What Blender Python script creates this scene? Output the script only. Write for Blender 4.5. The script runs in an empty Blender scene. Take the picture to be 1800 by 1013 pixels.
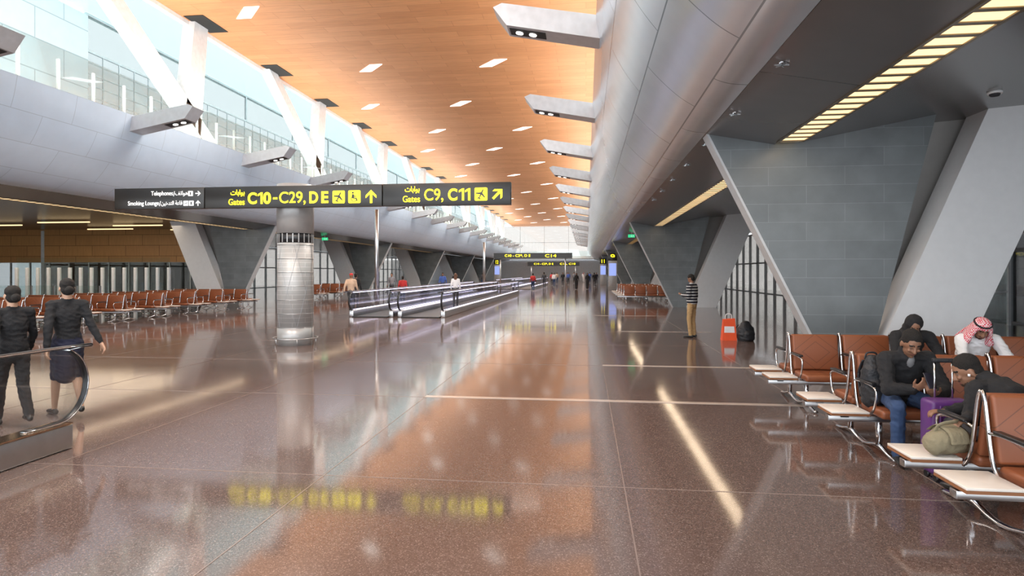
import bpy, bmesh, math, random
from mathutils import Vector, Matrix, noise
from mathutils.bvhtree import BVHTree
random.seed(7)
S=bpy.context.scene
COL=S.collection
V=Vector
PI=math.pi

# ------------------------------------------------------------------ materials
def nodes(name):
    m=bpy.data.materials.new(name); m.use_nodes=True
    nt=m.node_tree; b=nt.nodes['Principled BSDF']
    return m,nt,b
def mat(name,col,rough=.5,metal=0,var=.06,scale=6,es=0,ecol=None,coat=0,ior=1.5,bump=0,bscale=60,alpha=1):
    m,nt,b=nodes(name)
    tc=nt.nodes.new('ShaderNodeTexCoord'); n=nt.nodes.new('ShaderNodeTexNoise'); n.inputs['Scale'].default_value=scale
    nt.links.new(tc.outputs['Object'],n.inputs['Vector'])
    mr=nt.nodes.new('ShaderNodeMapRange'); mr.inputs['From Min'].default_value=.3; mr.inputs['From Max'].default_value=.7
    mr.inputs['To Min'].default_value=1-var; mr.inputs['To Max'].default_value=1+var
    nt.links.new(n.outputs['Fac'],mr.inputs['Value'])
    h=nt.nodes.new('ShaderNodeHueSaturation'); h.inputs['Color'].default_value=(*col,1)
    nt.links.new(mr.outputs['Result'],h.inputs['Value']); nt.links.new(h.outputs['Color'],b.inputs['Base Color'])
    b.inputs['Roughness'].default_value=rough; b.inputs['Metallic'].default_value=metal
    b.inputs['IOR'].default_value=ior; b.inputs['Coat Weight'].default_value=coat; b.inputs['Coat Roughness'].default_value=.08
    if es:
        b.inputs['Emission Color'].default_value=(*(ecol or col),1); b.inputs['Emission Strength'].default_value=es
    if bump:
        n2=nt.nodes.new('ShaderNodeTexNoise'); n2.inputs['Scale'].default_value=bscale; nt.links.new(tc.outputs['Object'],n2.inputs['Vector'])
        bp=nt.nodes.new('ShaderNodeBump'); bp.inputs['Strength'].default_value=bump; bp.inputs['Distance'].default_value=.02
        nt.links.new(n2.outputs['Fac'],bp.inputs['Height']); nt.links.new(bp.outputs['Normal'],b.inputs['Normal'])
    return m
def brick(name,c1,c2,mortar,axes,bw,rh,ms,rough=.4,metal=0,uv=False,offset=.5,grain=None,bump=.0,coat=0,vr=.1,bias=0):
    m,nt,b=nodes(name)
    tc=nt.nodes.new('ShaderNodeTexCoord'); L=nt.links.new
    if uv: src=tc.outputs['UV']
    else:
        sp=nt.nodes.new('ShaderNodeSeparateXYZ'); L(tc.outputs['Object'],sp.inputs[0])
        cb=nt.nodes.new('ShaderNodeCombineXYZ'); L(sp.outputs[axes[0]],cb.inputs['X']); L(sp.outputs[axes[1]],cb.inputs['Y']); src=cb.outputs[0]
    br=nt.nodes.new('ShaderNodeTexBrick'); L(src,br.inputs['Vector'])
    br.inputs['Scale'].default_value=1; br.inputs['Brick Width'].default_value=bw; br.inputs['Row Height'].default_value=rh
    br.inputs['Mortar Size'].default_value=ms; br.offset=offset; br.inputs['Bias'].default_value=bias
    br.inputs['Color1'].default_value=(*c1,1); br.inputs['Color2'].default_value=(*c2,1); br.inputs['Mortar'].default_value=(*mortar,1)
    out=br.outputs['Color']
    n=nt.nodes.new('ShaderNodeTexNoise')
    mp=nt.nodes.new('ShaderNodeMapping'); L(src,mp.inputs['Vector']); mp.inputs['Scale'].default_value=grain or (1,1,1)
    L(mp.outputs[0],n.inputs['Vector']); n.inputs['Scale'].default_value=2; n.inputs['Detail'].default_value=5
    mr=nt.nodes.new('ShaderNodeMapRange'); mr.inputs['From Min'].default_value=.3; mr.inputs['From Max'].default_value=.7; mr.inputs['To Min'].default_value=1-vr; mr.inputs['To Max'].default_value=1+vr
    L(n.outputs['Fac'],mr.inputs['Value'])
    h=nt.nodes.new('ShaderNodeHueSaturation'); L(out,h.inputs['Color']); L(mr.outputs[0],h.inputs['Value']); L(h.outputs[0],b.inputs['Base Color'])
    b.inputs['Roughness'].default_value=rough; b.inputs['Metallic'].default_value=metal; b.inputs['Coat Weight'].default_value=coat
    if bump:
        bp=nt.nodes.new('ShaderNodeBump'); bp.inputs['Strength'].default_value=bump; bp.inputs['Distance'].default_value=.02; bp.invert=True
        L(br.outputs['Fac'],bp.inputs['Height']); L(bp.outputs[0],b.inputs['Normal'])
    return m
def glassmat(name,tint,refl=.03,rough=.02,fs=.5):
    m,nt,b=nodes(name); nt.nodes.remove(b); L=nt.links.new
    out=nt.nodes['Material Output']
    tr=nt.nodes.new('ShaderNodeBsdfTransparent'); tr.inputs[0].default_value=(*tint,1)
    gl=nt.nodes.new('ShaderNodeBsdfGlossy'); gl.inputs['Roughness'].default_value=rough
    lw=nt.nodes.new('ShaderNodeFresnel'); lw.inputs[0].default_value=1.35
    ad=nt.nodes.new('ShaderNodeMath'); ad.operation='MULTIPLY_ADD'; ad.inputs[1].default_value=fs; ad.inputs[2].default_value=refl; ad.use_clamp=True
    L(lw.outputs[0],ad.inputs[0])
    mx=nt.nodes.new('ShaderNodeMixShader'); L(ad.outputs[0],mx.inputs[0]); L(tr.outputs[0],mx.inputs[1]); L(gl.outputs[0],mx.inputs[2]); L(mx.outputs[0],out.inputs[0])
    return m

def floor_mat():
    m,nt,b=nodes('terrazzo_floor'); L=nt.links.new
    tc=nt.nodes.new('ShaderNodeTexCoord')
    v=nt.nodes.new('ShaderNodeTexVoronoi'); v.inputs['Scale'].default_value=150; L(tc.outputs['Object'],v.inputs['Vector'])
    cr=nt.nodes.new('ShaderNodeValToRGB')
    e=cr.color_ramp.elements; e[0].position=.0; e[0].color=(.095,.063,.054,1); e[1].position=1; e[1].color=(.28,.215,.19,1)
    x=e.new(.45); x.color=(.128,.088,.076,1); x=e.new(.85); x.color=(.152,.107,.094,1)
    sp=nt.nodes.new('ShaderNodeSeparateColor'); L(v.outputs['Color'],sp.inputs[0]); L(sp.outputs[0],cr.inputs[0])
    n=nt.nodes.new('ShaderNodeTexNoise'); n.inputs['Scale'].default_value=.35; L(tc.outputs['Object'],n.inputs['Vector'])
    mr=nt.nodes.new('ShaderNodeMapRange'); mr.inputs['To Min'].default_value=.85; mr.inputs['To Max'].default_value=1.15; L(n.outputs['Fac'],mr.inputs['Value'])
    h=nt.nodes.new('ShaderNodeHueSaturation'); L(cr.outputs[0],h.inputs['Color']); L(mr.outputs[0],h.inputs['Value']); L(h.outputs[0],b.inputs['Base Color'])
    b.inputs['IOR'].default_value=1.8
    n2=nt.nodes.new('ShaderNodeTexNoise'); n2.inputs['Scale'].default_value=1.3; n2.inputs['Detail'].default_value=4; L(tc.outputs['Object'],n2.inputs['Vector'])
    mr2=nt.nodes.new('ShaderNodeMapRange'); mr2.inputs['To Min'].default_value=.05; mr2.inputs['To Max'].default_value=.11; L(n2.outputs['Fac'],mr2.inputs['Value']); L(mr2.outputs[0],b.inputs['Roughness'])
    bp=nt.nodes.new('ShaderNodeBump'); bp.inputs['Strength'].default_value=.012; bp.inputs['Distance'].default_value=.05; L(n2.outputs['Fac'],bp.inputs['Height']); L(bp.outputs[0],b.inputs['Normal'])
    return m
def leather():
    m,nt,b=nodes('tan_leather'); L=nt.links.new
    tc=nt.nodes.new('ShaderNodeTexCoord'); sp=nt.nodes.new('ShaderNodeSeparateXYZ'); L(tc.outputs['Generated'],sp.inputs[0])
    def mth(op,a,bb,c=None):
        k=nt.nodes.new('ShaderNodeMath'); k.operation=op
        for i,q in enumerate((a,bb,c)):
            if q is None: continue
            if isinstance(q,(int,float)): k.inputs[i].default_value=q
            else: L(q,k.inputs[i])
        return k.outputs[0]
    ax=mth('ABSOLUTE',mth('SUBTRACT',sp.outputs['X'],.5),None); az=mth('ABSOLUTE',mth('SUBTRACT',sp.outputs['Z'],.5),None)
    t=mth('ADD',ax,az)
    l1=mth('LESS_THAN',mth('ABSOLUTE',mth('SUBTRACT',t,.3),None),.009)
    l2=mth('LESS_THAN',mth('ABSOLUTE',mth('SUBTRACT',t,.52),None),.009)
    l=mth('MAXIMUM',l1,l2)
    mx=nt.nodes.new('ShaderNodeMix'); mx.data_type='RGBA'; L(l,mx.inputs[0])
    mx.inputs[6].default_value=(.235,.072,.028,1); mx.inputs[7].default_value=(.13,.04,.017,1)
    L(mx.outputs[2],b.inputs['Base Color']); b.inputs['Roughness'].default_value=.45
    return m

M={}
M['floor']=floor_mat()
M['strip']=mat('cream_stone',(.50,.41,.35),.14,ior=1.7)
M['joint']=mat('brass_joint',(.25,.19,.165),.15)
M['wood']=brick('wood_ceiling',(.76,.355,.155),(.67,.295,.118),(.58,.24,.09),('X','Y'),2.6,.52,.010,rough=.55,grain=(.6,7,1),coat=0,bias=-.1,vr=.09)
M['panel']=brick('silver_cladding',(.64,.70,.77),(.61,.67,.74),(.26,.30,.34),None,2.85,1.0,.012,rough=.22,metal=.5,uv=True,offset=.5,vr=.03)
M['panelL']=brick('blue_grey_cladding',(.56,.67,.80),(.54,.65,.78),(.38,.46,.55),None,1.9,.85,.008,rough=.34,metal=.15,uv=True,offset=.5,vr=.03)
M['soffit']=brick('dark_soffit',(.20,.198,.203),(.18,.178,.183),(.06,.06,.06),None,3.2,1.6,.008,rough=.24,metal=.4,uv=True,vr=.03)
M['white']=mat('white_paint',(.86,.88,.90),.4)
M['whitew']=brick('white_wall_panels',(.66,.72,.77),(.64,.70,.75),(.4,.46,.5),('Y','Z'),2.4,1.1,.02,rough=.4,vr=.03)
M['pierdark']=brick('grey_stone_cladding',(.15,.17,.18),(.12,.137,.147),(.21,.23,.24),('X','Z'),1.3,.33,.004,rough=.3,bump=.05,vr=.15)
M['pierwhite']=mat('pale_grey_paint',(.76,.77,.79),.42,var=.02)
M['piergrey']=mat('mid_grey_paint',(.30,.29,.28),.45,var=.03)
M['edge']=mat('pale_edge',(.5,.52,.54),.35)
M['chrome']=mat('chrome',(.68,.68,.70),.14,1)
M['steel']=mat('brushed_steel',(.5,.5,.51),.3,1)
M['black']=mat('black_rubber',(.012,.012,.014),.35)
M['sign']=mat('black_sign',(.012,.010,.008),.3)
M['yellow']=mat('sign_yellow',(.9,.8,.02),.5,es=1.8,ecol=(.98,.84,.01))
M['swhite']=mat('sign_white',(.8,.8,.8),.5,es=.6)
M['leather']=leather()
M['tabletop']=mat('white_laminate',(.74,.68,.62),.3)
M['woodedge']=mat('wood_edge',(.25,.1,.04),.4)
M['glass']=glassmat('clear_glass',(.97,.985,.985))
M['wglass']=glassmat('walkway_glass',(.95,.96,.985),.02,.05,fs=.22)
M['gglass']=glassmat('greenish_glass',(.92,.965,.96),.03,fs=.3)
M['cglass']=glassmat('clerestory_glass',(.515,.535,.53),.03,fs=.25)
M['lglass']=glassmat('lounge_glass',(.36,.37,.37),.05,fs=.4)
M['dglass']=glassmat('tinted_glass',(.52,.50,.48),.05,fs=.5)
M['kglass']=glassmat('dark_glass',(.17,.17,.17),.05,fs=.5)
M['pglass']=glassmat('pale_frosted_glass',(.64,.73,.72),.03,.3)
M['deck']=brick('ribbed_deck',(.05,.05,.05),(.06,.06,.06),(.01,.01,.01),('X','Y'),.4,.03,.008,rough=.4,metal=.6)
M['led']=mat('lilac_led',(.75,.7,1),.4,es=2.2,ecol=(.84,.80,1))
M['lampw']=mat('lamp_white',(1,1,1),.4,es=2.0,ecol=(1,.96,.9))
M['lampy']=mat('lamp_amber',(1,.7,.3),.4,es=1.45,ecol=(1,.74,.40))
M['colgrey']=mat('column_grey',(.40,.40,.40),.35,metal=.3)
M['wirem']=brick('column_net',(.42,.42,.415),(.40,.40,.395),(.56,.56,.55),None,.6,.11,.006,rough=.4,metal=.2,uv=True,vr=.05)
M['mull']=mat('window_frame',(.55,.61,.64),.4)
M['mulld']=mat('dark_window_frame',(.22,.23,.24),.4)
M['dark']=mat('dark_recess',(.01,.01,.01),.6)
M['tanwall']=brick('tan_wood_wall',(.48,.26,.10),(.42,.22,.085),(.2,.1,.04),('X','Z'),2.4,.7,.02,rough=.45,grain=(6,.6,1))
M['green']=mat('exit_green',(.02,.6,.2),.5,es=.8,ecol=(.05,.8,.35))
M['blue']=mat('screen_blue',(.1,.2,.7),.4,es=.8,ecol=(.4,.48,.9))
M['skin']=mat('skin_brown',(.25,.125,.075),.5); M['skin2']=mat('skin_light',(.50,.29,.19),.5)
M['hair']=mat('hair_black',(.010,.008,.007),.9,bump=.5,bscale=120); M['hairb']=mat('hair_brown',(.12,.05,.025),.6,bump=.4,bscale=90)
M['beard']=mat('beard_stubble',(.055,.030,.020),.8)
M['eye']=mat('eyelid',(.15,.09,.065),.4); M['lips']=mat('lips',(.25,.09,.07),.5)
M['jblack']=mat('black_cloth',(.013,.013,.015),.9,bump=.3,bscale=40); M['jdark']=mat('charcoal_cloth',(.04,.042,.05),.9,bump=.4,bscale=14)
M['inner']=mat('grey_tshirt',(.22,.22,.23),.8)
M['navy']=mat('navy_cloth',(.012,.014,.036),.9,bump=.3,bscale=14); M['jeans']=mat('denim',(.03,.06,.14),.85,bump=.5,bscale=16)
M['khaki']=mat('khaki_cloth',(.40,.26,.12),.85,bump=.5,bscale=14); M['thobe']=mat('white_cotton',(.78,.78,.80),.8,bump=.5,bscale=12)
M['shoe']=mat('black_shoe',(.01,.01,.01),.4); M['redc']=mat('red_cloth',(.5,.03,.03),.8); M['bluec']=mat('blue_cloth',(.06,.12,.4),.8); M['greyc']=mat('grey_cloth',(.2,.2,.22),.8)
M['tan2']=mat('tan_cloth',(.5,.35,.25),.8)
M['purple']=mat('purple_shell',(.10,.028,.16),.38); M['olive']=mat('olive_canvas',(.24,.205,.13),.9,bump=.5,bscale=30)
M['bag']=mat('black_nylon',(.015,.016,.02),.55,bump=.3); M['orange']=mat('orange_plastic',(.80,.09,.02),.5); M['phone']=mat('phone_screen',(.02,.02,.03),.15)
def stripes(name,c1,c2,sc):
    m,nt,b=nodes(name); L=nt.links.new
    tc=nt.nodes.new('ShaderNodeTexCoord'); sp=nt.nodes.new('ShaderNodeSeparateXYZ'); L(tc.outputs['Object'],sp.inputs[0])
    a=nt.nodes.new('ShaderNodeMath'); a.operation='MULTIPLY'; a.inputs[1].default_value=sc; L(sp.outputs['Z'],a.inputs[0])
    f=nt.nodes.new('ShaderNodeMath'); f.operation='FRACT'; L(a.outputs[0],f.inputs[0])
    g=nt.nodes.new('ShaderNodeMath'); g.operation='GREATER_THAN'; g.inputs[1].default_value=.68; L(f.outputs[0],g.inputs[0])
    mx=nt.nodes.new('ShaderNodeMix'); mx.data_type='RGBA'; L(g.outputs[0],mx.inputs[0]); mx.inputs[6].default_value=(*c1,1); mx.inputs[7].default_value=(*c2,1)
    L(mx.outputs[2],b.inputs['Base Color']); b.inputs['Roughness'].default_value=.85
    return m
M['stripes']=stripes('striped_knit',(.014,.016,.025),(.5,.5,.5),13)
def checks(name):
    m,nt,b=nodes(name); L=nt.links.new
    tc=nt.nodes.new('ShaderNodeTexCoord'); c=nt.nodes.new('ShaderNodeTexChecker'); c.inputs['Scale'].default_value=60; L(tc.outputs['Object'],c.inputs[0])
    c.inputs[1].default_value=(.62,.05,.09,1); c.inputs[2].default_value=(.78,.62,.64,1); L(c.outputs[0],b.inputs['Base Color']); b.inputs['Roughness'].default_value=.9
    return m
M['keff']=checks('red_white_check')

# ------------------------------------------------------------------ mesh helpers
def link(name,me,parent=None,loc=(0,0,0),rot=(0,0,0)):
    o=bpy.data.objects.new(name,me); COL.objects.link(o); o.location=loc; o.rotation_euler=rot
    if parent is not None: o.parent=parent
    return o
def meshdata(name,verts,faces,mats,smooth=False,uvs=None,recalc=True,midx=None):
    me=bpy.data.meshes.new(name); me.from_pydata([tuple(v) for v in verts],[],faces)
    for m in (mats if isinstance(mats,(list,tuple)) else [mats]): me.materials.append(m)
    if uvs:
        ul=me.uv_layers.new(name='UVMap')
        for lp in me.loops: ul.data[lp.index].uv=uvs[lp.vertex_index]
    if recalc:
        bm=bmesh.new(); bm.from_mesh(me); bmesh.ops.recalc_face_normals(bm,faces=bm.faces); bm.to_mesh(me); bm.free()
    if smooth:
        for p in me.polygons: p.use_smooth=True
    me.update(); return me
def boxdata(name,x0,x1,y0,y1,z0,z1,m,bev=0,seg=2):
    bm=bmesh.new(); bmesh.ops.create_cube(bm,size=1)
    bmesh.ops.scale(bm,vec=(x1-x0,y1-y0,z1-z0),verts=bm.verts); bmesh.ops.translate(bm,vec=((x0+x1)/2,(y0+y1)/2,(z0+z1)/2),verts=bm.verts)
    if bev: bmesh.ops.bevel(bm,geom=list(bm.edges),offset=bev,segments=seg,profile=.5,affect='EDGES')
    me=bpy.data.meshes.new(name); bm.to_mesh(me); bm.free(); me.materials.append(m)
    if bev:
        for p in me.polygons: p.use_smooth=True
    return me
def box(name,x0,x1,y0,y1,z0,z1,m,parent=None,bev=0,seg=2,loc=(0,0,0),rot=(0,0,0)):
    return link(name,boxdata(name,x0,x1,y0,y1,z0,z1,m,bev,seg),parent,loc,rot)
def merge(name,datas):
    bm=bmesh.new(); mats=[]
    for me,mt in datas:
        off=len(mats); k=len(bm.faces)
        for q in me.materials: mats.append(q)
        nb=len(bm.verts); bm.from_mesh(me); bm.verts.ensure_lookup_table(); bm.faces.ensure_lookup_table()
        if mt is not None: bmesh.ops.transform(bm,matrix=mt,verts=bm.verts[nb:])
        for f in bm.faces[k:]: f.material_index+=off
    out=bpy.data.meshes.new(name); bm.to_mesh(out); bm.free()
    for q in mats: out.materials.append(q)
    return out
def prismdata(name,poly,axis,c0,c1,m):
    def P(a,b,c): return {'X':(c,a,b),'Y':(a,c,b),'Z':(a,b,c)}[axis]
    n=len(poly); vs=[P(a,b,c0) for a,b in poly]+[P(a,b,c1) for a,b in poly]
    fs=[list(range(n)),list(range(n,2*n))]+[[i,(i+1)%n,n+(i+1)%n,n+i] for i in range(n)]
    return meshdata(name,vs,fs,m)
def prism(name,poly,axis,c0,c1,m,parent=None,loc=(0,0,0)): return link(name,prismdata(name,poly,axis,c0,c1,m),parent,loc)
def smoothpath(pts,sub=5):
    P=[V(p) for p in pts]; out=[]
    for i in range(len(P)-1):
        p0=P[max(i-1,0)];p1=P[i];p2=P[i+1];p3=P[min(i+2,len(P)-1)]
        for k in range(sub):
            t=k/sub; out.append(.5*((2*p1)+(-p0+p2)*t+(2*p0-5*p1+4*p2-p3)*t*t+(-p0+3*p1-3*p2+p3)*t**3))
    out.append(P[-1]); return out
def tubedata(name,pts,r,m,n=8,ry=None,side=None):
    P=[V(p) for p in pts]; vs=[];fs=[]; prev=None; ry=ry or r
    for i,p in enumerate(P):
        t=(P[min(i+1,len(P)-1)]-P[max(i-1,0)]).normalized()
        if side is not None: a=V(side)
        else:
            ref=prev if prev is not None else (V((1,0,0)) if abs(t.x)<.9 else V((0,1,0)))
            a=ref
        a=(a-t*a.dot(t)).normalized(); b=t.cross(a); prev=a
        for k in range(n):
            an=2*PI*k/n; vs.append(p+a*(math.cos(an)*r)+b*(math.sin(an)*ry))
    for i in range(len(P)-1):
        for k in range(n): fs.append([i*n+k,i*n+(k+1)%n,(i+1)*n+(k+1)%n,(i+1)*n+k])
    fs.append(list(range(n))); fs.append([(len(P)-1)*n+k for k in range(n)])
    return meshdata(name,vs,fs,m,smooth=True)
def cyldata(name,r,z0,z1,m,n=32,r2=None,uv=False,x=0,y=0):
    r2=r if r2 is None else r2
    vs=[];uvs=[]
    for k in range(n+1):
        a=2*PI*k/n
        vs+= [(x+r*math.cos(a),y+r*math.sin(a),z0),(x+r2*math.cos(a),y+r2*math.sin(a),z1)]; uvs+=[(k/n*2*PI*r,z0),(k/n*2*PI*r,z1)]
    fs=[[2*k,2*k+2,2*k+3,2*k+1] for k in range(n)]
    fs.append([2*k for k in range(n)][::-1]); fs.append([2*k+1 for k in range(n)])
    me=meshdata(name,vs,fs,m,uvs=uvs,recalc=False)
    for p in me.polygons[:n]: p.use_smooth=True
    return me
def empty(name,loc=(0,0,0),rot=(0,0,0)):
    o=bpy.data.objects.new(name,None); COL.objects.link(o); o.location=loc; o.rotation_euler=rot; o.empty_display_size=.2; return o
def tag(o,label,cat,group=None):
    o['label']=label; o['category']=cat
    if group: o['group']=group
    return o
def struct(o): o['kind']='structure'; return o
def clone(root,loc,rot=None):
    def cp(o,par):
        c=o.copy(); COL.objects.link(c)
        if par is not None: c.parent=par; c.matrix_parent_inverse=o.matrix_parent_inverse.copy()
        for k in o.children: cp(k,c)
        return c
    c=cp(root,None); c.location=loc
    if rot is not None: c.rotation_euler=rot
    return c

# ------------------------------------------------------------------ text
def textdata(name,body,m,x0,x1,zc,h,bold=.012):
    cu=bpy.data.curves.new(name,'FONT'); cu.body=body; cu.size=1; cu.offset=bold; cu.extrude=.02
    ob=bpy.data.objects.new(name,cu); COL.objects.link(ob); bpy.context.view_layer.update()
    me=bpy.data.meshes.new_from_object(ob.evaluated_get(bpy.context.evaluated_depsgraph_get()))
    bpy.data.objects.remove(ob); bpy.data.curves.remove(cu)
    xs=[v.co.x for v in me.vertices]; ys=[v.co.y for v in me.vertices]
    a,b=min(xs),max(xs); c,d=min(ys),max(ys); sx=(x1-x0)/(b-a); sy=h/(d-c)
    for v in me.vertices:
        x,y,z=v.co; v.co=(x0+(x-a)*sx,-z*.4,zc-h/2+(y-c)*sy)
    me.materials.clear(); me.materials.append(m); return me
def poly2d(name,loops,m,x,z,sc,th=.008,y=0):
    ds=[]
    for lp in loops:
        ds.append((prismdata(name,[(x+a*sc,z+b*sc) for a,b in lp],'Y',y-th,y,m),None))
    return merge(name,ds)
def circ(cx,cy,r,n=16): return [(cx+r*math.cos(2*PI*k/n),cy+r*math.sin(2*PI*k/n)) for k in range(n)]
def arc(cx,cy,r0,r1,a0,a1,n=14):
    A=[a0+(a1-a0)*k/n for k in range(n+1)]
    return [(cx+r1*math.cos(a),cy+r1*math.sin(a)) for a in A]+[(cx+r0*math.cos(a),cy+r0*math.sin(a)) for a in A[::-1]]
def rot2(lp,a): c,s=math.cos(a),math.sin(a); return [(x*c-y*s,x*s+y*c) for x,y in lp]
PLANE=[(0,.46),(.05,.4),(.06,.15),(.44,-.08),(.44,-.17),(.06,-.04),(.04,-.3),(.15,-.39),(.15,-.46),(0,-.41),(-.15,-.46),(-.15,-.39),(-.04,-.3),(-.06,-.04),(-.44,-.17),(-.44,-.08),(-.06,.15),(-.05,.4)]
ARROW=[(0,.5),(.42,.08),(.42,-.12),(.09,.2),(.09,-.5),(-.09,-.5),(-.09,.2),(-.42,-.12),(-.42,.08)]
ONE=[(.06,-.5),(.24,-.5),(.24,.5),(.09,.5),(-.2,.33),(-.2,.17),(.06,.3)]
def rrect(w,h,r,n=4):
    out=[]
    for cx,cy,a0 in ((w-r,h-r,0),(-w+r,h-r,PI/2),(-w+r,-h+r,PI),(w-r,-h+r,1.5*PI)):
        for k in range(n+1): a=a0+k*PI/2/n; out.append((cx+r*math.cos(a),cy+r*math.sin(a)))
    return out

# ------------------------------------------------------------------ shell
struct(box('floor',-42,18,-10,134,-.2,0,M['floor']))
ti=[0]
def trim(me):
    ti[0]+=1; o=link('trim_%d'%ti[0],me); return struct(o)
for x in (-12.5,-9.93,-7.37,-4.8,-2.24,.31,2.88):
    trim(boxdata('t',x-.005,x+.005,-8,130,0,.002,M['joint']))
ys=[1.7,5.06,8.39,11.6,14.9,18.2,21.5,24.8,28.1,34.7,41.3,47.9]
for i,y in enumerate(ys):
    trim(boxdata('t',-16,2.88,y-.005,y+.005,0,.0022,M['joint']))
for x0,x1,y in ((-2.24,2.89,8.44),(.31,3.6,11.65),(.9,3.6,18.4),(.31,3.2,25)):
    trim(boxdata('t',x0,x1,y-.055,y+.055,0,.004,M['strip']))

struct(box('ceiling',-15.3,.9,-4,131,11.5,11.75,M['wood']))
trim(boxdata('t',-15.55,-15.3,-4,131,11.35,11.8,M['white']))
trim(boxdata('t',.9,1.1,-4,131,11.35,11.8,M['white']))

def sheet(name,prof,y0,y1,m,flip=False):
    L=0; acc=[0]
    for i in range(1,len(prof)): L+=math.dist(prof[i],prof[i-1]); acc.append(L)
    vs=[];uvs=[];fs=[]
    ny=8
    for (x,z),a in zip(prof,acc):
        for j in range(ny+1):
            y=y0+(y1-y0)*j/ny; vs.append((x,y,z)); uvs.append((y,a))
    for i in range(len(prof)-1):
        for j in range(ny):
            q=i*(ny+1)+j; f=[q,q+1,q+ny+2,q+ny+1]; fs.append(f if flip else f[::-1])
    return struct(link(name,meshdata(name,vs,fs,m,smooth=True,uvs=uvs,recalc=False)))
def cat2(pts,sub=6): return [(p.x,p.z) for p in smoothpath([(x,0,z) for x,z in pts],sub)]
PR=cat2([(.20,6.85),(.34,6.2),(.62,5.55),(1.0,5.0),(1.38,4.6),(1.68,4.38),(1.9,4.29),(2.15,4.26)])
SR=[(2.15,4.26),(3.3,4.05),(3.36,4.04)]
SR2=[(3.76,4.06),(6.07,4.5),(16,5.3)]
mir=lambda p:[(-14.4-x,z) for x,z in p]
sheet('wall_right',PR,-8,130,M['panel'])
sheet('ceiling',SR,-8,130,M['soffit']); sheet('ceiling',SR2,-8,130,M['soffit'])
sheet('wall_left',mir(PR),-8,130,M['panelL'],True)
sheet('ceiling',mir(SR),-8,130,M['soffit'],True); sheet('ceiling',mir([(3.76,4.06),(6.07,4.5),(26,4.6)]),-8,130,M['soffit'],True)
trim(boxdata('t',3.3,3.82,-8,130,4.10,4.14,M['dark'])); trim(boxdata('t',-18.22,-17.7,-8,130,4.10,4.14,M['dark']))
trim(boxdata('t',.24,9,-8,130,6.72,6.84,M['white'])); trim(boxdata('t',-24,-14.64,-8,130,6.72,6.84,M['white']))

def window(name,plane,c,a0,a1,z0,z1,da,dz,m=M['mull'],w=.07,d=.1,glass=M['glass']):
    ds=[]
    def bx(p0,p1,q0,q1,dd):
        if plane=='X': ds.append((boxdata('b',c-dd,c+dd,p0,p1,q0,q1,m),None))
        else: ds.append((boxdata('b',p0,p1,c-dd,c+dd,q0,q1,m),None))
    n=max(1,round((a1-a0)/da))
    for i in range(n+1):
        a=a0+(a1-a0)*i/n; bx(a-w/2,a+w/2,z0,z1,d)
    k=max(1,round((z1-z0)/dz))
    for i in range(k+1):
        z=z0+(z1-z0)*i/k; bx(a0,a1,z-w/2,z+w/2,d*.8)
    fr=struct(link(name,merge(name,ds)))
    g=boxdata('glass',c-.01,c+.01,a0,a1,z0,z1,glass) if plane=='X' else boxdata('glass',a0,a1,c-.01,c+.01,z0,z1,glass)
    go=link(name+'_glass',g,fr); struct(go)
    return fr
struct(box('wall_upper_left',-19.3,-19.0,-8,21.5,6.84,11.6,M['whitew']))
window('window_1','X',-19.1,21.5,128,6.84,10.3,.85,.42,w=.03,d=.02,glass=M['cglass'])
window('window_2','X',-19.1,21.5,128,10.3,11.7,5.7,1.4,w=.08,d=.05,glass=M['cglass'])
trim(boxdata('t',-19.4,-15.5,-6,130,11.72,11.76,M['pglass']))
window('window_3','X',6.5,-6,128,6.84,11.7,2.85,1.6,w=.1)
trim(boxdata('t',1.1,6.6,-6,130,11.72,11.76,M['pglass']))
window('window_4','Y',130,-19,6.6,4.6,11.4,5.1,3.4,w=.06,glass=M['dglass'])
trim(boxdata('t',-19,6.6,122,130,4.4,4.9,M['white']))
struct(box('wall_back',-42,18,130.2,130.5,0,4.4,M['white']))
trim(boxdata('t',-15,1,121.9,122.1,4.4,5.9,M['gglass']))
window('window_5','X',14.5,33,128,0,5.0,2.4,2.5,m=M['mulld'],w=.12,glass=M['dglass'])
window('window_8','X',14.5,13,32.9,0,5.0,2.4,2.5,m=M['mulld'],w=.12,glass=M['kglass'])
struct(box('wall_right_outer',14.4,14.8,-8,13,0,5.3,M['soffit']))
window('window_6','X',-36,37,128,0,4.5,2.4,2.3,w=.12,glass=M['dglass'])
struct(box('wall_left_lounge',-40,-22.6,37,37.3,2.4,4.6,M['tanwall']))
window('window_7','Y',37.15,-40,-22.6,0,2.4,1.45,2.4,w=.06,d=.06,glass=M['lglass'])
struct(box('wall_left_outer',-40.2,-39.9,-8,37,0,4.7,M['tanwall']))

# ------------------------------------------------------------------ piers
def pier(y,side):
    f=(lambda p:p) if side>0 else (lambda p:[(-14.4-x,z) for x,z in p])
    r=empty('slanted_pier',((5.2 if side>0 else -19.6),y,0))
    ox=r.location.x
    sh=lambda p:[(x-ox,z) for x,z in f(p)]
    prism('dark_leg',sh([(2.2,4.27),(3.5,4.1),(3.76,4.1),(6.07,4.55),(4.93,0),(4.31,0)]),'Y',0,.34,M['pierdark'],r)
    prism('edge_trim',sh([(2.15,4.30),(2.2,4.28),(4.31,0),(4.26,0)]),'Y',-.01,.35,M['edge'],r)
    prism('white_leg',sh([(6.9,4.62),(8.4,4.72),(6.38,0),(4.94,0)]),'Y',-.02,.6,M['pierwhite'],r)
    prism('rear_brace',sh([(5.9,4.5),(7.3,4.62),(6.0,0),(5.1,0)]),'Y',.75,1.2,M['piergrey'],r)
    tag(r,'V-shaped pier with dark stone leg and pale painted leg','pier','slanted piers under the mezzanine')
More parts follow.
